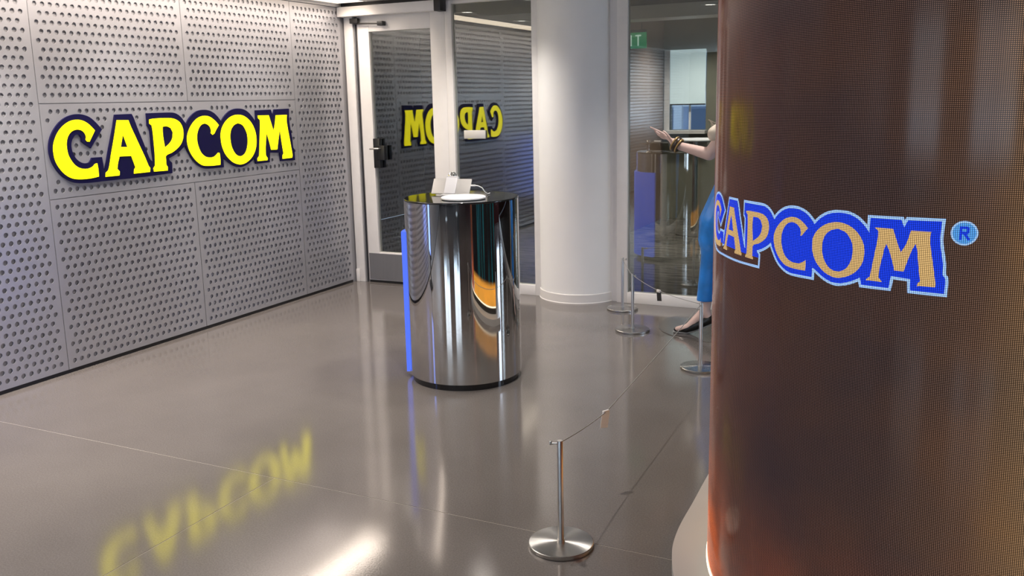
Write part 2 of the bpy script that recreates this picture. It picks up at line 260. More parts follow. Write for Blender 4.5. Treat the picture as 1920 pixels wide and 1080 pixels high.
def smooth_poly(P, n=4, corner=.60):
    P = [Vector(p) for p in P]; N_ = len(P); out = []
    def isc(i):
        a = P[i]-P[i-1]; b = P[(i+1) % N_]-P[i]
        return a.angle(b, 0) > corner
    for i in range(N_):
        p0, p1 = P[i], P[(i+1) % N_]; d = p1-p0
        t0 = d if isc(i) else (p1-P[i-1]).normalized()*d.length
        t1 = d if isc((i+1) % N_) else (P[(i+2) % N_]-p0).normalized()*d.length
        for k in range(n):
            t = k/n; h00 = 2*t**3-3*t*t+1; h10 = t**3-2*t*t+t; h01 = -2*t**3+3*t*t; h11 = t**3-t*t
            out.append(h00*p0+h10*t0+h01*p1+h11*t1)
    return out
def offset_poly(P, d):
    N_ = len(P); A = sum(P[i-1].x*P[i].y-P[i].x*P[i-1].y for i in range(N_)); sg = 1 if A > 0 else -1; out = []
    for i in range(N_):
        a = (P[i]-P[i-1]).normalized(); b = (P[(i+1) % N_]-P[i]).normalized()
        n1 = Vector((a.y, -a.x))*sg; n2 = Vector((b.y, -b.x))*sg; n = n1+n2
        if n.length < 1e-4: n = n1
        n.normalize(); k = max(n.dot(n1), .55); out.append(P[i]+n*(d/k))
    return out
BACK = smooth_poly(LOGO['B']); LET = {k: [smooth_poly(l) for l in LOGO[k]] for k in ('C1', 'A', 'P', 'C2', 'O', 'M')}
def tess(loops):
    L3 = [[Vector((p.x, p.y, 0)) for p in l] for l in loops]
    flat = [p for l in L3 for p in l]; return flat, [tuple(t) for t in tessellate_polygon(L3)]
def extrude(name, loops, fn, m, parent=None, side=True):
    """fn(u, v, t): t=0 back, t=1 front"""
    flat, T = tess(loops); n = len(flat)
    V = [fn(p.x, p.y, 1) for p in flat]; F = [t for t in T]
    if side:
        V += [fn(p.x, p.y, 0) for p in flat]; k0 = 0
        for l in loops:
            for i in range(len(l)):
                a = k0+i; b = k0+(i+1) % len(l); F.append((a, b, n+b, n+a))
            k0 += len(l)
    bm = bmesh.new(); me = bpy.data.meshes.new('tmp'); me.from_pydata([tuple(v) for v in V], [], F)
    bm.from_mesh(me); bpy.data.meshes.remove(me)
    return frombm(name, bm, m, parent)

# ================================================================ SETTING
XW = -4.775            # face of the perforated panels
YB = 6.60              # face of the glazed wall
ZC = 2.43
# ---- floor: slabs with sawn joints
fl = box('floor', -4.9, 4.6, -5.1, 6.72, -.12, -.0012, 'joint'); struct(fl, 'polished grey concrete floor with thin sawn joints')
j = .0022
for (x0, x1, y0, y1) in ((-4.9, -2.553-j, -5.1, 2.847-j), (-2.553+j, 4.6, -5.1, 2.847-j), (-4.9, 4.6, 2.847+j, 6.72)):
    box('floor_slab', x0, x1, y0, y1, -.0012, 0, 'floor', fl)
# ---- ceiling with lamps' holes painted plain
ce = box('ceiling', -4.95, 4.6, -5.2, YB+.05, ZC, ZC+.3, 'ceiling'); struct(ce, 'low white painted ceiling')
# ---- left wall
wl = box('wall_left', -4.95, -4.786, -5.1, 6.66, 0, ZC, 'backing'); struct(wl, 'left wall clad with perforated metal panels')
def in_poly(u, v, P):
    c = False; jx = len(P)-1
    for i in range(len(P)):
        if (P[i].y > v) != (P[jx].y > v) and u < (P[jx].x-P[i].x)*(v-P[i].y)/(P[jx].y-P[i].y)+P[i].x: c = not c
        jx = i
    return c
LO = (3.5926, 1.1414)
B0 = [Vector(p) for p in LOGO['B']]
def covered(y, z):
    u, v = y-LO[0], z-LO[1]
    if in_poly(u, v, B0): return True
    for i in range(len(B0)):
        a, b = B0[i-1], B0[i]; d = b-a; t = max(0, min(1, (Vector((u, v))-a).dot(d)/max(d.length_squared, 1e-9)))
        if (a+d*t-Vector((u, v))).length < .021: return True
    return False
def perforated(y0, y1, z0, z1, skip=None, pitch=.0500, rad=.0152, margin=.020, th=.006, gap=.0022):
    y0 += gap; y1 -= gap; z0 += gap; z1 -= gap
    W, H = y1-y0, z1-z0; h0 = pitch*1.02
    nc = int((W-2*margin)/pitch); nr = int((H-2*margin)/h0)
    s = (W-2*margin)/nc; h = (H-2*margin)/nr
    V, F = [], []
    def q(a, b, c, d):   # quad in y,z at front
        i = len(V); V.extend([(th, a, c), (th, b, c), (th, b, d), (th, a, d)]); F.append((i, i+1, i+2, i+3))
    q(0, W, 0, margin); q(0, W, H-margin, H); q(0, margin, margin, H-margin); q(W-margin, W, margin, H-margin)
    ang = [PI/4+PI/6*k for k in range(12)]; ring = [(rad*math.cos(a), rad*math.sin(a)) for a in ang]
    for r in range(nr):
        za = margin+r*h; zb = za+h; odd = r % 2
        if odd:
            q(margin, margin+s/2, za, zb); q(W-margin-s/2, W-margin, za, zb)
        for c in range(nc-odd):
            ya = margin+(c+odd*.5)*s; yb = ya+s; cyy, czz = (ya+yb)/2, (za+zb)/2
            if skip and skip(y0+cyy, z0+czz): q(ya, yb, za, zb); continue
            i = len(V)
            V.extend([(th, yb, zb), (th, ya, zb), (th, ya, za), (th, yb, za)])
            V.extend([(th, cyy+p[0], czz+p[1]) for p in ring]); V.extend([(0, cyy+p[0], czz+p[1]) for p in ring])
            for k in range(4):
                a = i+4+3*k; F.append((i+k, i+(k+1) % 4, i+4+(3*k+3) % 12, a+2, a+1, a))
            for k in range(12):
                F.append((i+4+k, i+4+(k+1) % 12, i+16+(k+1) % 12, i+16+k))
    i = len(V); V.extend([(th, 0, 0), (th, W, 0), (th, W, H), (th, 0, H), (0, 0, 0), (0, W, 0), (0, W, H), (0, 0, H)])
    for a, b in ((0, 1), (1, 2), (2, 3), (3, 0)): F.append((i+a, i+b, i+4+b, i+4+a))
    return V, F
ZT, ZM, ZL, Z0 = 2.40, 1.63, 1.068, .022
def panel(y0, y1, z0, z1, skip=None, share=None):
    if share is None:
        V, F = perforated(y0, y1, z0, z1, skip)
        o = pyd('perforated_panel', V, F, 'panel', wl, (XW-.006, y0+.0022, z0+.0022))
    else:
        o = share.copy(); COL.objects.link(o); o.parent = wl; o.location = (XW-.006, y0+.0022, z0+.0022)
    return o
S = [6.545, 5.885, 4.734, 3.582, 2.43]
panel(S[1], S[0], Z0, ZT)
pt = panel(S[2], S[1], ZM, ZT); panel(S[3], S[2], ZM, ZT, share=pt)
panel(S[3], S[1], ZL, ZM, skip=covered)
pb = panel(S[2], S[1], Z0, ZL); panel(S[3], S[2], Z0, ZL, share=pb)
pl = panel(S[4], S[3], Z0, ZT)
for k in range(1, 7): panel(S[4]-1.152*k, S[3]-1.152*k, Z0, ZT, share=pl)
box('top_trim', -4.7855, -4.762, -5.0, 6.60, ZT+.002, ZC, 'white', wl)
bl = box('shade_strip_left', -4.7858, -4.781, -5.0, 6.545, 0, .02, 'black'); struct(bl, 'black strip set in as the shade under the perforated panels')  # black strip stands in for the shade in the gap at floor level
# ---- rear and right walls behind the viewer (seen only in reflections)
wr = box('wall_rear', -4.9, 4.6, -5.2, -5.0, 0, ZC, 'navywall'); struct(wr, 'dark wall behind the viewer with daylight windows')
wright = box('wall_right', 4.5, 4.7, -5.0, 6.7, 0, ZC, 'maroon'); struct(wright, 'dark red wall on the right beyond the screen')
w7 = empty('window_7', (4.49, 0, 0)); struct(w7, 'added glowing window giving cool light on the right beyond the screen')
box('pane', -.012, -.004, 5.62, 6.4, .35, 2.3, 'cool_fill', w7)  # unseen emissive pane, added for cool light on the column and frames
for a in (5.59, 6.0, 6.4): box('frame', -.03, .0, a, a+.03, .32, 2.33, 'white', w7)
box('sill', -.06, .0, 5.59, 6.43, .30, .34, 'white', w7)
mp = box('maroon_section', 1.7, 4.5, -5.0, -4.985, 0, ZC, 'maroon', wr)
def rear_window(n, x0, x1, z0, z1):
    e = empty('window_%d' % n, (0, -4.98, 0)); struct(e, 'tall daylight window with a half drawn blind behind the viewer')
    box('pane', x0, x1, -.01, .0, z0, z1, 'daylight', e)
    box('blind', x0, x1, .012, .018, z0+.5, z1, 'rearblind', e)
    for a in (x0-.03, (x0+x1)/2-.015, x1): box('frame', a, a+.03, -.005, .03, z0-.03, z1+.03, 'white', e)
    box('sill', x0-.03, x1+.03, -.005, .05, z0-.05, z0-.02, 'white', e)
    return e
rear_window(3, -3.9, -2.2, .98, 2.3); rear_window(4, -.62, 1.30, .98, 2.3)

# ---- glazed wall at the back
def frame_box(name, x0, x1, z0, z1, parent, y0=YB, y1=YB+.07, m='frame', bev=.002): return box(name, x0, x1, y0, y1, z0, z1, m, parent, bev)
wb = box('wall_back', -7.1, 5.1, YB+.02, YB+.1, 2.375, 2.74, 'white'); struct(wb, 'narrow white strip of wall above the glazing')
d1 = empty('door_1', (-4.2, YB, 0)); d1.location = (0, 0, 0); struct(d1, 'white framed glass door with black lock and grey kick plate')
frame_box('jamb', -4.772, -4.682, 0, 2.335, d1, YB-.005, YB+.09)
frame_box('jamb_stop', -4.682, -4.668, 0, 2.335, d1, YB+.012, YB+.09, 'kick')
frame_box('jamb_stop', -4.654, -4.640, 0, 2.335, d1, YB+.012, YB+.09, 'kick')
box('jamb_base', -4.772, -4.735, YB-.014, YB-.004, 0, .115, 'white', d1, .002)
frame_box('stile', -4.640, -4.525, .022, 2.325, d1, YB+.004, YB+.06)
frame_box('stile', -3.915, -3.775, .022, 2.325, d1, YB+.004, YB+.06)
frame_box('rail', -4.525, -3.915, 2.19, 2.325, d1, YB+.004, YB+.06)
frame_box('rail', -4.525, -3.915, .022, .278, d1, YB+.006, YB+.06)
box('kick_plate', -4.632, -3.785, YB+.000, YB+.0035, .028, .266, 'kick', d1)
box('door_seal', -4.640, -3.775, YB+.01, YB+.05, .003, .021, 'black', d1)
box('pane', -4.53, -3.91, YB+.026, YB+.034, .27, 2.195, 'glass', d1)
lk = box('lock_case', -4.518, -4.452, YB-.02, YB+.022, 1.03, 1.285, 'black', d1, .004)
lo_ = box('lock_plate', -4.475, -4.395, YB-.035, YB+.02, 1.10, 1.225, 'black', d1, .004)
tubeobj('lever', [(-4.435, YB-.035, 1.20), (-4.435, YB-.06, 1.20), (-4.50, YB-.065, 1.20), (-4.525, YB-.065, 1.198)], .007, 'steel', lo_)
# door operator above
op = box('operator_housing', -4.770, -3.812, YB-.10, YB-.006, 2.318, 2.398, 'frame', d1, .003)
box('end_cap', -3.811, -3.752, YB-.10, YB-.006, 2.312, 2.42, 'black', d1, .002)
bm = bmesh.new(); tube(bm, [(-4.655, YB-.03, 2.262), (-4.40, YB-.035, 2.25)], .0075); addbox(bm, -4.68, -4.60, YB-.05, YB-.01, 2.262, 2.305, .004)
ca = frombm('closer_arm', bm, 'dark', d1, smooth=True, angle=.6)
box('arm_foot', -4.40, -4.345, YB-.05, YB+.003, 2.232, 2.268, 'black', d1, .003)
box('door_shadow_gap', -4.75, -3.78, YB-.06, YB+.0, 2.4, 2.43, 'black', d1)  # solid black strip put in for the shade between operator and ceiling
# fixed panes
def fixed_window(n, x0, x1, z0, z1, lab, left=.035, right=.06, bot=.085):
    e = empty('window_%d' % n); struct(e, lab)
    frame_box('frame_post', x0-left, x0, 0, z1+.02, e); frame_box('frame_post', x1, x1+right, 0, z1+.02, e)
    frame_box('frame_sill', x0, x1, 0, bot, e, YB, YB+.07); frame_box('frame_head', x0, x1, z1-.005, z1+.02, e)
    box('pane', x0-.005, x1+.005, YB+.026, YB+.034, bot-.005, z1, 'glass', e)
    return e
fixed_window(1, -3.71, -2.995, bot=.085, z0=0, z1=2.375, lab='tall fixed glass pane between the door and the round column', left=.062, right=.07)
fixed_window(2, -2.205, -.55, bot=.085, z0=0, z1=2.375, lab='tall fixed glass pane right of the round column', left=.085, right=.06)
fixed_window(5, -.49, 4.5, bot=.085, z0=0, z1=2.375, lab='long fixed glass pane hidden behind the curved screen', left=.0, right=.06)
box('filler_panel', -2.925, -2.29, YB+.03, YB+.07, 0, 2.4, 'white', wb)
# column
cm = empty('column', (-2.655, 6.733, 0)); struct(cm, 'round white plaster column between the glass panes')
lathe('shaft', [(0, 0.0), (.318, 0.0), (.318, ZC), (0, ZC)], 'column', cm, seg=96)
lathe('column_base', [(.318, .004), (.3265, .004), (.3265, .070), (.323, .075), (.3185, .075)], 'white', cm, seg=96)
lathe('base_bead', [(.318, 0), (.331, 0), (.331, .004), (.327, .008), (.318, .008)], 'white', cm, seg=96)

# ---- room behind the glass
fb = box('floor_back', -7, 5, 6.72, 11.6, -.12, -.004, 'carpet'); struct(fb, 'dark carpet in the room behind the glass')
wbb = empty('wall_far'); struct(wbb, 'dark olive far wall of the room behind the glass')
YF = 11.5
wx0, wx1, wz0, wz1 = -3.27, -2.80, 1.163, 2.15
for (x0, x1, z0, z1, m) in ((-7, -3.36, 0, 2.9, 'brownwall'), (-3.36, wx0, 0, 2.9, 'backwall'), (wx1, 5, 0, 2.9, 'backwall'), (wx0, wx1, 0, wz0, 'backwall'), (wx0, wx1, wz1, 2.9, 'backwall')):
    box('wall_section', x0, x1, YF, YF+.12, z0, z1, m, wbb)
w6 = empty('window_6'); struct(w6, 'small far window with a pale roller blind half down')
box('pane', wx0, wx1, YF+.06, YF+.064, wz0, wz1, 'clear', w6)
box('roller_blind', wx0+.005, wx1-.005, YF-.012, YF-.008, 1.49, wz1+.02, 'blind', w6)
box('blind_bar', wx0+.005, wx1-.005, YF-.018, YF-.002, 1.477, 1.492, 'dark', w6)
box('frame_post', wx0-.07, wx0, YF-.02, YF+.05, wz0-.02, wz1+.02, 'white', w6)
box('mullion', -3.03, -3.005, YF+.04, YF+.07, wz0, wz1, 'facadewhite', w6)
box('sill', wx0-.05, wx1+.03, YF-.16, YF+.02, wz0-.045, wz0-.005, 'white', w6)
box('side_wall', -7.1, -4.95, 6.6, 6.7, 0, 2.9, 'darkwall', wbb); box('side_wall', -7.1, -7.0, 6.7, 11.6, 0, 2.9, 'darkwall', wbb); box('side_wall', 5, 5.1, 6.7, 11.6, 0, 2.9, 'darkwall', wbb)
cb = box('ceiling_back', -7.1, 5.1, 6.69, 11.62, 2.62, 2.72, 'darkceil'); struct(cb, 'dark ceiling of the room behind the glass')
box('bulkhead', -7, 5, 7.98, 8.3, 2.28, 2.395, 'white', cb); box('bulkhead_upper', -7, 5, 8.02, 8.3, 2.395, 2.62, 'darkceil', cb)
box('dark_door', -4.7, -3.85, YF-.05, YF-.002, 0, 2.1, 'darkwall', wbb)
ptn = box('wall_partition', -3.42, -3.36, 9.0, YF, 0, 2.62, 'brownwall'); struct(ptn, 'brown partition left of the far window')

# exit sign hanging from the bulkhead
ex = empty('exit_sign', (-2.82, 8.5, 2.05)); tag(ex, 'green glass exit sign hanging behind the right glass pane', 'sign')
box('sign_panel', -.19, .17, -.006, .006, 0, .15, 'exitgreen', ex, .002)
box('hanger_bar', -.19, .17, -.012, .012, .15, .175, 'dark', ex)
for q in (-.14, .12): tubeobj('hanger_rod', [(q, 0, .17), (q, 0, .571)], .004, 'dark', ex)
def letters(parent, strokes, x, z, s, y, m, name='letter'):
    for st in strokes:
        bm = bmesh.new()
        for (a, b, c, d) in st:
            p, q = Vector((x+a*s, 0, z+b*s)), Vector((x+c*s, 0, z+d*s)); t = (q-p).normalized(); n = Vector((-t.z, 0, t.x))*.07*s; e_ = t*.07*s
            P = [p-e_-n, q+e_-n, q+e_+n, p-e_+n]
            lo = [bm.verts.new((k.x, y, k.z)) for k in P]; hi = [bm.verts.new((k.x, y-.003, k.z)) for k in P]
            bm.faces.new(lo[::-1]); bm.faces.new(hi)
            for i in range(4): bm.faces.new((lo[i], lo[(i+1) % 4], hi[(i+1) % 4], hi[i]))
        frombm(name, bm, m, parent); x += s*.78
E_ = [(0, 0, 0, 1), (0, 0, .5, 0), (0, .5, .42, .5), (0, 1, .5, 1)]; X_ = [(0, 0, .5, 1), (0, 1, .5, 0)]; I_ = [(.25, 0, .25, 1)]; T_ = [(.25, 0, .25, 1), (0, 1, .5, 1)]
letters(ex, [E_, X_, I_, T_], -.145, .03, .09, -.0065, 'exitletter')

# buildings outside the far window
bd = empty('building', (0, 0, 0)); tag(bd, 'pale blue lit building seen through the far window', 'building')
box('facade_wall', -16, 6, 26, 27, -4, 14, 'facade', bd)
for i in range(-8, 4):
    for k in range(-1, 4):
        box('facade_window', i*1.15-2.2, i*1.15-1.55, 25.93, 26.0, k*1.5+.2, k*1.5+1.2, 'facadewin', bd)
for i in range(-8, 4): box('facade_pier', i*1.15-2.62, i*1.15-2.38, 25.8, 26.0, -4, 14, 'facadewhite', bd)
for k in range(-1, 4): box('facade_band', -14, 5, 25.85, 25.99, k*1.5-.22, k*1.5-.02, 'facadewhite', bd)
# high table beyond the glass
ht = empty('high_table', (-2.62, 10.3, 0)); tag(ht, 'white round bar table far behind the right glass pane', 'table')
lathe('table_top', [(0, 1.085), (.30, 1.085), (.305, 1.095), (.30, 1.105), (0, 1.105)], 'tablewhite', ht)
lathe('table_leg', [(0, .02), (.03, .02), (.03, 1.085), (0, 1.085)], 'steel', ht, seg=16); lathe('table_foot', [(0, 0), (.22, 0), (.22, .012), (.04, .03), (0, .03)], 'steel', ht)

# plate on the pane
gp = box('door_plate', -3.628, -3.428, YB+.008, YB+.024, 1.283, 1.352, 'silver', None, .003); tag(gp, 'small grey metal plate fixed on the left glass pane', 'plate')

# ================================================================ LIGHTS in the ceiling
def downlight(x, y, power, label, lens='lens', col=(1.0, .92, .85), soft=.09):
    e = empty('downlight', (x, y, ZC)); tag(e, label, 'ceiling light', 'round recessed downlights in the ceiling')
    lathe('trim_ring', [(.055, 0), (.085, 0), (.085, -.006), (.078, -.009), (.055, -.004)], 'trimring', e, seg=32)
    lathe('lens', [(0, -.0015), (.055, -.0015), (.055, -.0005), (0, -.0005)], lens, e, seg=32)
    l = bpy.data.lights.new('lamp', 'SPOT'); l.energy = power; l.color = col; l.spot_size = math.radians(125); l.spot_blend = .9; l.shadow_soft_size = soft
    lo2 = bpy.data.objects.new('lamp', l); COL.objects.link(lo2); lo2.parent = e; lo2.location = (0, 0, -.03)
    return e
DL = [(-4.24, 5.40, 'nearest the corner by the door'), (-4.24, 4.17, 'over the middle of the metal wall'), (-4.24, 2.94, 'over the near end of the lit lettering'), (-4.24, 1.71, 'by the metal wall left of the viewer'),
      (-4.24, .48, 'by the metal wall well behind the viewer'), (-4.24, -1.98, 'by the metal wall at the far rear'), (-3.28, 6.06, 'just in front of the door'), (-2.08, 4.62, 'above the mirrored podium'), (-1.82, 3.30, 'above the nearest barrier post and its cord'), (-1.2, 5.9, 'above the dressed figure'), (.6, .2, 'above the space behind the viewer'), (-2.4, -1.2, 'above the left space behind the viewer'), (2.4, 2.4, 'beside the maroon wall')]
for x, y, t in DL:
    downlight(x, y, (45 if y > 5 else 62 if y > 3.5 else 150 if y > 1 else 80) if x < -4 else (112 if y == 3.30 else 78), 'round recessed ceiling downlight ' + t, soft=.02 if y == 3.30 else .09)
for x, y, t in ((-2.3, 9.6, 'beyond the right glass pane'), (-2.75, 10.75, 'added to brighten the far wall'), (-1.2, 10.4, 'far beyond the right glass pane'), (-3.9, 8.3, 'beyond the left glass pane')):  # the lamp nearest the far window is added to lift the dark wall there
    e = downlight(x, y, 150, 'round recessed ceiling downlight ' + t); e.location.z = 2.62
sl = empty('slot_light', (-4.57, 3.2, ZC-.002)); tag(sl, 'long recessed linear ceiling light running along the metal wall', 'ceiling light')
box('diffuser', -.14, .14, -3.0, 3.25, -.004, -.001, 'strip', sl)
for a in (-.150, .142): box('slot_lip', a, a+.008, -3.0, 3.25, -.008, -.0, 'trimring', sl)
la = bpy.data.lights.new('slot_lamp', 'AREA'); la.shape = 'RECTANGLE'; la.size = .28; la.size_y = 6.2; la.energy = 70; la.color = (1.0, .86, .74); la.spread = math.radians(150)
lao = bpy.data.objects.new('slot_lamp', la); COL.objects.link(lao); lao.parent = sl; lao.location = (0, .12, -.02)
# ================================================================ THINGS
# ---- lit sign on the metal wall
sg = empty('wall_sign', (XW, LO[0]+.017, LO[1]-.001)); tag(sg, 'large sign of glowing yellow letters on navy backing on the metal wall', 'sign')
extrude('sign_backing', [BACK], lambda u, v, t: (.0+.012*t, u, v), 'navy', sg)
for k in ('C1', 'A', 'P', 'C2', 'O', 'M'):
    extrude('letter', LET[k], lambda u, v, t: (.012+.004*t, u, v), 'yellow', sg)

# ---- curved LED screen
LR, LCX, LCY = .745, .0857, 2.925
KK, SS0, ZZ0 = .388, -.912, 1.149
A0 = math.atan2(-LCY, -LCX); ZLB, ZLT = .110, ZC-.005
led = empty('curved_led_screen', (LCX, LCY, 0)); tag(led, 'tall curved screen glowing dark brown with a gold and blue logo', 'screen')
def lp(s, z, dr=0.0):
    a = A0+s/LR; return Vector(((LR+dr)*math.cos(a), (LR+dr)*math.sin(a), z))
# footprint: an arc facing the viewer, then a straight flank running back
a_left = -PI; foot = []
s_left = (a_left-A0)*LR
n = 90
arc_s = [s_left+(0.62*PI*LR*2 - 0)*k/n for k in range(n+1)]
arc_s = [s for s in arc_s if s <= 1.25]
foot = [((lp(s, 0).x, lp(s, 0).y), s) for s in arc_s]
fx, fy = foot[0][0]
flank = [((fx+.00, fy+d), s_left-d) for d in (1.55, 1.2, .9, .6, .3, .1)]
foot = flank+foot
ex_, ey_ = foot[-1][0]
foot += [((ex_+.02, ey_+.4), foot[-1][1]+.4), ((ex_, ey_+1.2), foot[-1][1]+1.2)]
def led_band(name, z0, z1, m, dr, parent):
    V, F, U = [], [], []
    nz = 12
    for (p, s) in foot:
        v = Vector(p); 
        for k in range(nz+1):
            z = z0+(z1-z0)*k/nz; d = v.normalized()*dr if s >= s_left else Vector((-dr, 0))
            V.append((v.x+d.x, v.y+d.y, z)); U.append((s, z, 0))
    for i in range(len(foot)-1):
        for k in range(nz): a = i*(nz+1)+k; F.append((a, a+nz+1, a+nz+2, a+1))
    o = pyd(name, V, F, m, parent, smooth=True)
    at = o.data.attributes.new('led', 'FLOAT_VECTOR', 'POINT'); at.data.foreach_set('vector', [c for u in U for c in u]); return o
sc = led_band('screen_face', ZLB, ZLT, 'led', 0.0, led)
def ring_prism(name, pts, z0, z1, m, parent):
    bm = bmesh.new(); lo = [bm.verts.new((p[0], p[1], z0)) for p in pts]; hi = [bm.verts.new((p[0], p[1], z1)) for p in pts]
    bm.faces.new(lo[::-1]); bm.faces.new(hi)
    for i in range(len(pts)): q = (i+1) % len(pts); bm.faces.new((lo[i], lo[q], hi[q], hi[i]))
    return frombm(name, bm, m, parent)
inner = [(p[0]*.985+ .004, p[1]-(.0 if s < s_left else p[1]*.015)) for p, s in foot]
ring_prism('screen_core', inner, .07, ZLT-.01, 'ledcap', led)
def grow(d): return [((p[0]-d, p[1]) if s < s_left else tuple(Vector(p)+Vector(p).normalized()*d)) for p, s in foot]
ring_prism('ring_light', grow(.003), .099, ZLB, 'ring', led)
ring_prism('ring_foot', grow(-.012), .05, .099, 'ledcap', led)
# logo on the screen
def bent(name, loops, m, dr, parent, ou=0.0, ov=0.0):
    flat, T = tess(loops); st = .05; V, U, F = [], [], []
    def clip(P, x, keep):
        out = []
        for i in range(len(P)):
            a, b = P[i-1], P[i]; ia = (a[0]-x)*keep >= -1e-9; ib = (b[0]-x)*keep >= -1e-9
            if ia != ib: t = (x-a[0])/(b[0]-a[0]); out.append((x, a[1]+(b[1]-a[1])*t))
            if ib: out.append(b)
        return out
    for t in T:
        P = [(flat[i].x, flat[i].y) for i in t]
        if (P[1][0]-P[0][0])*(P[2][1]-P[0][1])-(P[2][0]-P[0][0])*(P[1][1]-P[0][1]) < 0: P.reverse()
        k0 = math.floor(min(p[0] for p in P)/st); k1 = math.ceil(max(p[0] for p in P)/st)
        for k in range(k0, k1):
            Q = clip(clip(P, k*st, 1), (k+1)*st, -1) if len(P) > 2 else []
            if len(Q) < 3: continue
            i0 = len(V)
            for (a, b) in Q: q = (SS0+KK*a+ou, ZZ0+KK*b+ov); U.append((q[0], q[1], 0)); V.append(tuple(lp(q[0], q[1], dr)))
            F.append(tuple(range(i0, len(V))))
    me = bpy.data.meshes.new(name); me.from_pydata(V, [], F); me.update()
    o = link(name, me, m, parent); at = me.attributes.new('led', 'FLOAT_VECTOR', 'POINT'); at.data.foreach_set('vector', [c for u in U for c in u]); return o
GB = offset_poly(BACK, .004); GO = offset_poly(GB, .017)
def border(name, A, B, m, dr, parent):
    V = []; U = []; F = []; n_ = len(A)
    for a, b in zip(A, B):
        for p in (a, b):
            s, z = SS0+KK*p.x, ZZ0+KK*p.y; U.append((s, z, 0)); V.append(lp(s, z, dr))
    for i in range(n_): q = (i+1) % n_; F.append((2*i, 2*q, 2*q+1, 2*i+1))
    o = pyd(name, V, F, m, parent); at = o.data.attributes.new('led', 'FLOAT_VECTOR', 'POINT'); at.data.foreach_set('vector', [c for u in U for c in u]); return o
border('logo_outline', GB, GO, 'led_white', .0012, sc)
bent('logo_ground', [GB], 'led_blue', .0020, sc)
for k in ('C1', 'A', 'P', 'C2', 'O', 'M'): bent('logo_letter', [offset_poly(l, -.010 if i == 0 else .010) for i, l in enumerate(LET[k])], 'led_yellow', .0028, sc)
def circ(cx, cz, r, n=40): return [Vector((cx+r*math.cos(2*PI*k/n), cz+r*math.sin(2*PI*k/n))) for k in range(n)]
RC = (2.300, .364)
bent('registered_mark', [circ(*RC, .070)], 'led_white', .0012, sc); bent('registered_mark', [circ(*RC, .060)], 'led_sky', .0020, sc)
def rect(a, b, c, d, wd=.007):
    p, q = Vector((a, b)), Vector((c, d)); t = (q-p).normalized(); n_ = Vector((-t.y, t.x))*wd; t *= wd
    return [p-t-n_, q+t-n_, q+t+n_, p-t+n_]
for r_ in ((-.018, -.032, -.018, .032), (-.018, .032, .012, .032), (.018, .026, .018, .008), (.012, .002, -.018, .002), (.0, .0, .022, -.032)):
    bent('mark_letter', [rect(RC[0]+r_[0], RC[1]+r_[1], RC[0]+r_[2], RC[1]+r_[3])], 'led_blue', .0028, sc)
# plinth
pp = [(-.80, 4.75), (-.812, 4.2), (-.815, 3.7), (-0.813, 3.450), (-0.806, 3.226), (-0.803, 3.057), (-0.796, 2.946), (-0.782, 2.846), (-0.758, 2.756), (-0.726, 2.660), (-.66, 2.50), (-.54, 2.32), (-.36, 2.15), (-.12, 2.04), (.1, 2.01), (.4, 2.06), (.7, 2.25), (.93, 2.6), (.98, 3.0), (.98, 4.75)]
P2 = [Vector(p) for p in pp]; sm = []
for i in range(len(P2)-1):
    a, b, c, d = P2[max(i-1, 0)], P2[i], P2[i+1], P2[min(i+2, len(P2)-1)]
    for k in range(4):
        t = k/4; sm.append(.5*((2*b)+(c-a)*t+(2*a-5*b+4*c-d)*t*t+(3*b-a-3*c+d)*t**3))
sm.append(P2[-1])
bm = bmesh.new(); lo = [bm.verts.new((p.x, p.y, 0)) for p in sm]; hi = [bm.verts.new((p.x, p.y, .05)) for p in sm]
bm.faces.new(lo[::-1]); top = bm.faces.new(hi)
for i in range(len(sm)): q = (i+1) % len(sm); bm.faces.new((lo[i], lo[q], hi[q], hi[i]))
bmesh.ops.bevel(bm, geom=[e for e in top.edges], offset=.008, segments=3, affect='EDGES')
pln = frombm('screen_plinth', bm, 'plinth', None, smooth=True, angle=.7); tag(pln, 'low white curved plinth under the tall screen', 'plinth')

# ---- mirrored podium
PCX, PCY, PR = -2.490, 4.480, .326
pod = empty('podium', (PCX, PCY, 0)); tag(pod, 'round mirror-steel podium with a black gloss top', 'podium')
lathe('body', [(PR, .037), (PR, 1.047)], 'mirror', pod, seg=128)
lathe('top', [(0, 1.045), (PR-.001, 1.045), (PR+.001, 1.049), (PR+.001, 1.054), (PR-.001, 1.057), (0, 1.057)], 'blackgloss', pod, seg=128)
lathe('toe_kick', [(0, 0), (PR-.012, 0), (PR-.012, .05), (0, .05)], 'blackgloss', pod, seg=96)
# blue back shell with its free edge on the door side
V, F = [], []; nn = 28; aa0, aa1 = math.radians(100), math.radians(212)
for k in range(nn+1):
    a = aa0+(aa1-aa0)*k/nn
    for r_, z in ((PR+.003, .037), (PR+.024, .037), (PR+.024, .865), (PR+.003, .865)): V.append((r_*math.cos(a), r_*math.sin(a), z))
for k in range(nn):
    for q in range(4): a = k*4+q; b = k*4+(q+1) % 4; F.append((a, b, b+4, a+4))
F += [(3, 2, 1, 0), (nn*4, nn*4+1, nn*4+2, nn*4+3)]
pyd('back_panel', V, F, 'blue', pod)['label'] = 'blue lit curved panel on the back'

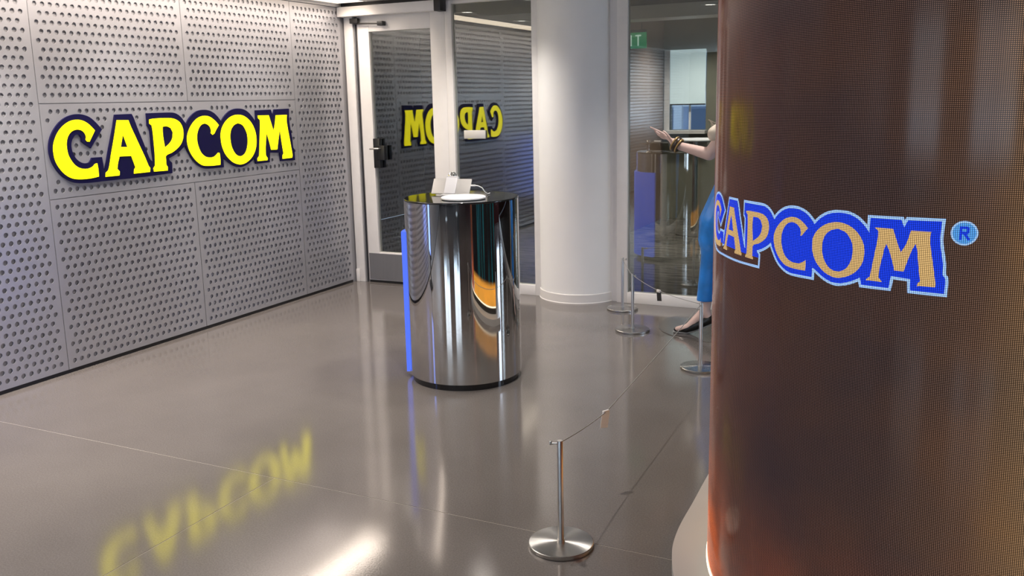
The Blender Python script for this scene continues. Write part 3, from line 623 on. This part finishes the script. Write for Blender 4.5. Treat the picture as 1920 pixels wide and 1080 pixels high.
# ---- things on the podium
ZP = 1.0575
base = lathe('charging_pad', [(0, 0), (.118, 0), (.125, .004), (.125, .011), (.119, .015), (0, .015)], 'padwhite', None, (PCX+.070, PCY-.100, ZP), seg=64); tag(base, 'bright white round pad lying on the podium top', 'pad')
tb = empty('tablet_stand', (-2.587, 4.523, ZP), math.radians(4)); tag(tb, 'silver tablet seen from behind leaning on a white stand', 'tablet')
tilt = Matrix.Translation((0, 0, .012)) @ Matrix.Rotation(math.radians(-28), 4, 'X')
def tilted(name, x0, x1, y0, y1, z0, z1, m, bev=.003):
    bm = bmesh.new(); addbox(bm, x0, x1, y0, y1, z0, z1, bev); bmesh.ops.transform(bm, matrix=tilt, verts=bm.verts); return frombm(name, bm, m, tb, smooth=True, angle=.6)
tilted('tablet_body', -.122, .122, 0, .009, -.004, .092, 'silver'); tilted('tablet_screen', -.113, .113, .0091, .0105, .006, .084, 'tabletscreen', .0)
tilted('stand_spine', -.036, .036, -.012, -.0005, -.004, .104, 'whiteplastic'); tilted('stand_clip', -.036, .036, -.012, .016, .093, .105, 'whiteplastic')
box('stand_foot', -.045, .045, -.03, .10, 0, .008, 'whiteplastic', tb, .003)
bm = bmesh.new(); tube(bm, [(.118, .03, .055), (.150, .03, .056)], .0055); tube(bm, [(.148, .03, .056), (.165, .035, .054), (.185, .045, .042), (.196, .055, .018), (.205, .07, .004), (.20, .12, .004)], .0032)
frombm('charging_cable', bm, 'whiteplastic', tb, smooth=True, angle=.9)
bell = empty('service_bell', (-2.648, 4.668, ZP)); tag(bell, 'small chrome ball ornament behind the tablet on the podium', 'ornament')
lathe('bell_foot', [(0, 0), (.035, 0), (.033, .006), (.009, .012), (.007, .075), (0, .075)], 'chrome', bell, seg=32)
lathe('ball', [(0, .072)]+[(.026*math.sin(t*PI/12), .098-.026*math.cos(t*PI/12)) for t in range(1, 12)]+[(0, .124)], 'chrome', bell, seg=32)
tubeobj('cross_rod', [(-.10, -.02, .078), (.0, 0, .078)], .005, 'chrome', bell)

# ---- stanchions, cords, tags
PH = .400
def stanchion():
    e = empty('barrier_post')
    lathe('base', [(0, 0), (.116, 0), (.118, .002), (.118, .014), (.116, .016), (.0, .0175)], 'spun', e, seg=96)
    lathe('post', [(0, .016), (.0108, .016), (.0108, PH), (.0098, PH+.002), (0, PH+.002)], 'steel', e, seg=24)
    lathe('collar', [(.0108, .0165), (.0135, .0165), (.0135, .026), (.0108, .026)], 'steel', e, seg=24)
    bm = bmesh.new(); tube(bm, [(0, 0, PH-.009), (-.03, 0, PH-.009)], .0028); addbox(bm, -.037, -.029, -.005, .005, PH-.013, PH+.001, .001); frombm('cord_hook', bm, 'steel', e, smooth=True, angle=.6)
    return e
SP = [(-1.180, 2.789, 25, 'nearest low steel barrier post with a spun round base'), (-1.247, 5.100, 100, 'low steel barrier post partly hidden by the screen edge'), (-1.896, 5.798, 140, 'low steel barrier post second nearest the white column'), (-2.167, 6.379, 160, 'low steel barrier post closest to the white column')]
s0 = stanchion()
for i, (x, y, a, lab) in enumerate(SP):
    o = s0 if i == 0 else copy_tree(s0); o.location = (x, y, 0); o.rotation_euler = (0, 0, math.radians(a)); tag(o, lab, 'barrier post', 'low steel barrier posts')
def cordpts(a, b, knot, n=10):
    A, B, K = Vector(a), Vector(b), Vector(knot); out = []
    for (p, q) in ((A, K), (K, B)):
        for k in range(n): 
            t = k/n; v = p.lerp(q, t); v.z -= .006*math.sin(PI*t); out.append(v)
    return out+[B]
zc = PH-.008
T1 = (-1.192, 3.303, .335); T2 = (-1.6255, 5.507, .362)
for a, b, kn, lab in ((SP[0], SP[1], T1, 'thin grey cord from the nearest post to the post by the screen'), (SP[1], SP[2], T2, 'thin grey cord strung in front of the dressed figure'), (SP[2], SP[3], ((SP[2][0]+SP[3][0])/2, (SP[2][1]+SP[3][1])/2, .385), 'short thin grey cord between the two posts by the column')):
    A = Vector((a[0], a[1], zc)); B = Vector((b[0], b[1], zc)); d = (B-A).normalized()*.0108
    o = tubeobj('elastic_rope', cordpts(A+d, B-d, kn), .0021, 'cord'); tag(o, lab, 'cord', 'thin cords between the barrier posts')
def tagcard(loc, rz, m, lab, tiltx):
    e = empty('cord_tag', loc, rz); tag(e, lab, 'tag')
    bm = bmesh.new(); addbox(bm, -.020, .020, -.001, .001, -.066, -.008, .0); bmesh.ops.transform(bm, matrix=Matrix.Rotation(tiltx, 4, 'Y'), verts=bm.verts); frombm('card', bm, m, e)
    bm = bmesh.new(); addbox(bm, -.016, .016, -.005, .005, -.010, .008, .002); frombm('clip', bm, 'acrylic', e, smooth=True, angle=.6)
tagcard(T1, math.radians(60), 'acrylic', 'pale card tag clipped on the long front cord', .16)
tagcard(T2, math.radians(-30), 'cardblack', 'small black card tag clipped on the far cord', -.12)

# ---- life-size display figure behind the barrier
def capsule(bm, a, b, ra, rb, seg=14, hs=5):
    a, b = Vector(a), Vector(b); t = (b-a).normalized(); x = t.cross(Vector((.31, .77, .55))).normalized(); y = t.cross(x); rings = []
    prof = [(a-t*ra*math.cos(k*PI/2/hs), ra*math.sin(k*PI/2/hs)) for k in range(1, hs+1)]+[(b+t*rb*math.sin(k*PI/2/hs), rb*math.cos(k*PI/2/hs)) for k in range(0, hs)]
    for c, r in prof: rings.append([bm.verts.new(c+r*(math.cos(2*PI*k/seg)*x+math.sin(2*PI*k/seg)*y)) for k in range(seg)])
    p0 = bm.verts.new(a-t*ra); p1 = bm.verts.new(b+t*rb)
    for A, B in zip(rings, rings[1:]):
        for k in range(seg): bm.faces.new((A[k], A[(k+1) % seg], B[(k+1) % seg], B[k]))
    for k in range(seg): bm.faces.new((p0, rings[0][(k+1) % seg], rings[0][k])); bm.faces.new((p1, rings[-1][k], rings[-1][(k+1) % seg]))
def blob(name, caps, m, parent, voxel=.008, scales=(), smooth=6):
    bm = bmesh.new()
    for (a, b, ra, rb) in caps: capsule(bm, a, b, ra, rb)
    for (c, r, sc_) in scales:
        q = bmesh.ops.create_uvsphere(bm, u_segments=20, v_segments=14, radius=r)
        for v in q['verts']: v.co = Vector((v.co.x*sc_[0], v.co.y*sc_[1], v.co.z*sc_[2]))+Vector(c)
    bmesh.ops.recalc_face_normals(bm, faces=bm.faces)
    me = bpy.data.meshes.new(name); bm.to_mesh(me); bm.free(); o = bpy.data.objects.new('tmp', me); COL.objects.link(o)
    r = o.modifiers.new('r', 'REMESH'); r.mode = 'VOXEL'; r.voxel_size = voxel; s = o.modifiers.new('s', 'SMOOTH'); s.iterations = smooth; s.factor = .5
    dg = bpy.context.evaluated_depsgraph_get(); me2 = bpy.data.meshes.new_from_object(o.evaluated_get(dg)); bpy.data.objects.remove(o); bpy.data.meshes.remove(me)
    me2.name = name
    for p in me2.polygons: p.use_smooth = True
    me2.materials.clear(); return link(name, me2, m, parent)
FX, FY = -1.22, 5.97
fig = empty('display_figure', (FX, FY, .006)); tag(fig, 'life-size display mannequin in blue with one pale arm held out', 'mannequin')
def R(x, y, z): return (x-FX, y-FY, z)
nearfoot = [(R(-1.405, 5.85, .165), R(-1.515, 5.835, .045), .034, .026)]
body = [(R(-1.22, 5.97, .98), R(-1.22, 5.97, 1.10), .135, .105), (R(-1.22, 5.97, 1.10), R(-1.22, 5.97, 1.30), .105, .125), (R(-1.22, 5.88, 1.38), R(-1.22, 6.06, 1.38), .06, .06), (R(-1.22, 5.97, 1.36), R(-1.23, 5.97, 1.52), .06, .047),
        (R(-1.27, 5.90, .95), R(-1.36, 5.86, .52), .085, .055), (R(-1.36, 5.86, .52), R(-1.405, 5.85, .17), .052, .034), (R(-1.405, 5.85, .17), R(-1.385, 5.853, .125), .034, .028), nearfoot[0], (R(-1.515, 5.835, .045), R(-1.585, 5.825, .030), .026, .018),
        (R(-1.20, 6.05, .95), R(-1.13, 6.10, .50), .085, .055), (R(-1.13, 6.10, .50), R(-1.05, 6.12, .17), .052, .034), (R(-1.05, 6.12, .17), R(-1.155, 6.125, .045), .034, .026),
        # near arm, held out to the left with the palm up
        (R(-1.26, 5.85, 1.40), R(-1.392, 5.83, 1.215), .046, .040), (R(-1.392, 5.83, 1.215), R(-1.60, 5.845, 1.268), .042, .026), (R(-1.60, 5.845, 1.268), R(-1.635, 5.848, 1.292), .024, .026),
        # far arm hanging
        (R(-1.21, 6.10, 1.39), R(-1.17, 6.19, 1.13), .046, .037), (R(-1.17, 6.19, 1.13), R(-1.26, 6.19, .90), .037, .026), (R(-1.26, 6.19, .90), R(-1.28, 6.19, .82), .026, .024)]
# palm and fingers of the near hand
palm = [(R(-1.635, 5.830, 1.292), R(-1.680, 5.828, 1.335), .016, .013), (R(-1.635, 5.848, 1.29), R(-1.684, 5.850, 1.327), .017, .013), (R(-1.632, 5.866, 1.288), R(-1.682, 5.872, 1.317), .016, .012)]
fing = []
for pts, r0 in (([(-1.682, 5.826, 1.337), (-1.715, 5.824, 1.358), (-1.748, 5.824, 1.373), (-1.787, 5.826, 1.391)], .0092), ([(-1.686, 5.842, 1.330), (-1.725, 5.842, 1.342), (-1.752, 5.842, 1.358), (-1.768, 5.842, 1.378)], .0094),
                ([(-1.684, 5.858, 1.322), (-1.720, 5.860, 1.326), (-1.745, 5.862, 1.338), (-1.757, 5.864, 1.356)], .0090), ([(-1.680, 5.874, 1.314), (-1.708, 5.878, 1.312), (-1.730, 5.882, 1.320), (-1.742, 5.884, 1.333)], .0080),
                ([(-1.640, 5.822, 1.300), (-1.655, 5.806, 1.330), (-1.672, 5.800, 1.352), (-1.690, 5.798, 1.366)], .0098)):
    for i in range(3): fing.append((R(*pts[i]), R(*pts[i+1]), r0*(1-.1*i), r0*(.9-.1*i)))
hand2 = [(R(-1.28+.006*i, 6.172+.012*i, .81), R(-1.30+.006*i, 6.172+.012*i, .735+.01*abs(i-1)), .010, .008) for i in range(4)]+[(R(-1.29, 6.17, .86), R(-1.33, 6.165, .80), .011, .009)]
bo = blob('body', body+palm+fing+hand2, 'skin', fig, .0055, scales=[(R(-1.245, 5.97, 1.625), .1, (.95, .76, 1.14)), (R(-1.345, 5.97, 1.615), .018, (.8, .7, 1.3)), (R(-1.325, 5.97, 1.565), .02, (.6, 1.2, .5))], smooth=5)
garment = [(R(-1.22, 5.97, 1.02), R(-1.22, 5.97, 1.09), .150, .118), (R(-1.23, 5.92, .98), R(-1.315, 5.89, .76), .145, .150), (R(-1.315, 5.89, .76), R(-1.335, 5.88, .66), .150, .132), (R(-1.335, 5.88, .66), R(-1.372, 5.86, .52), .128, .072),
           (R(-1.372, 5.86, .52), R(-1.405, 5.855, .235), .070, .060), (R(-1.20, 6.05, .96), R(-1.14, 6.10, .52), .13, .08), (R(-1.14, 6.10, .52), R(-1.07, 6.12, .235), .075, .065)]
go = blob('trousers', garment, 'garment', fig, .009, smooth=8)
for v in go.data.vertices: v.co.z = max(v.co.z, .238)
blob('bodice', [(R(-1.22, 5.97, 1.10), R(-1.22, 5.97, 1.30), .118, .136), (R(-1.22, 5.89, 1.37), R(-1.22, 6.05, 1.37), .072, .072), (R(-1.25, 5.86, 1.40), R(-1.352, 5.836, 1.345), .064, .056)], 'cream', fig, .009)
def shoe(x, y, rz, nm='shoe'):
    def Q(a, b, z):
        return (x-FX+a*math.cos(rz)-b*math.sin(rz), y-FY+a*math.sin(rz)+b*math.cos(rz), z)
    s = blob(nm, [(Q(.035, 0, .108), Q(-.06, 0, .060), .036, .034), (Q(-.06, 0, .060), Q(-.115, 0, .034), .036, .030), (Q(-.115, 0, .034), Q(-.185, 0, .024), .031, .018)], 'shoe', fig, .005)
    so = blob('sole', [(Q(.045, 0, .078), Q(-.06, 0, .030), .014, .016), (Q(-.06, 0, .030), Q(-.12, 0, .010), .016, .018), (Q(-.12, 0, .009), Q(-.196, 0, .008), .018, .012)], 'sole', s, .005)
    for v in so.data.vertices: v.co.z = max(0.0, v.co.z)
    for v in s.data.vertices: v.co.z = max(.008, v.co.z)
shoe(-1.412, 5.852, .12); shoe(-1.05, 6.12, .05)
# plain dark wristband
wc = Vector(R(-1.612, 5.846, 1.275)); ax = (Vector(R(-1.635, 5.848, 1.292))-Vector(R(-1.59, 5.845, 1.266))).normalized()
u1 = ax.cross(Vector((0, 1, 0))).normalized(); u2 = ax.cross(u1)
def torus(name, c, R_, r_, m, parent, off=0.0, flat=1.0):
    V, F = [], []; n1, n2 = 32, 10
    for i in range(n1):
        a = 2*PI*i/n1; e = math.cos(a)*u1+math.sin(a)*u2
        for k in range(n2): b = 2*PI*k/n2; V.append(c+ax*off+e*(R_+r_*math.cos(b))+ax*(r_*flat*math.sin(b)))
    for i in range(n1):
        for k in range(n2): F.append((i*n2+k, i*n2+(k+1) % n2, ((i+1) % n1)*n2+(k+1) % n2, ((i+1) % n1)*n2+k))
    return pyd(name, V, F, m, parent, smooth=True)
wb_ = torus('wristband', wc, .036, .017, 'band', fig, 0, 1.35); wb_['label'] = 'dark brown padded wristband'
for q in (-.017, .017): torus('band_stripe', wc, .046, .006, 'bandgold', wb_, q, 1.0)
# thin round floor disc under the figure
dk = lathe('display_disc', [(0, 0), (.405, 0), (.41, .002), (.408, .005), (0, .0055)], 'disc', None, (-1.375, 6.10, 0), seg=96); tag(dk, 'thin dark round floor disc under the mannequin', 'disc')

# ---- unseen blue glowing panel, added to tint the metal wall from the left
ks = empty('blue_fill_panel', (-4.36, 1.9, 0), math.radians(24)); tag(ks, 'added blue glowing panel that tints the metal wall left of view', 'display')
box('screen', -.20, .20, .031, .034, .30, 1.12, 'blueglow', ks); box('housing', -.22, .22, -.03, .03, .26, 1.16, 'black', ks, .006); box('column', -.06, .06, -.02, .02, .02, .27, 'black', ks); box('foot', -.20, .20, -.14, .14, 0, .02, 'black', ks, .004)
# ---- white tables behind the viewer, mirrored faintly in the screen
for i, (x, y, lab) in enumerate(((-2.6, -3.2, 'white round table behind the viewer on the left'), (.25, -3.3, 'white round table behind the viewer by the right window'))):
    e = empty('round_table', (x, y, 0)); tag(e, lab, 'table', 'white round tables behind the viewer')
    lathe('table_top', [(0, .735), (.36, .735), (.365, .745), (.36, .755), (0, .755)], 'tablewhite', e); lathe('table_leg', [(0, .02), (.03, .02), (.03, .735), (0, .735)], 'steel', e, seg=16); lathe('table_foot', [(0, 0), (.24, 0), (.24, .012), (.04, .03), (0, .03)], 'steel', e)
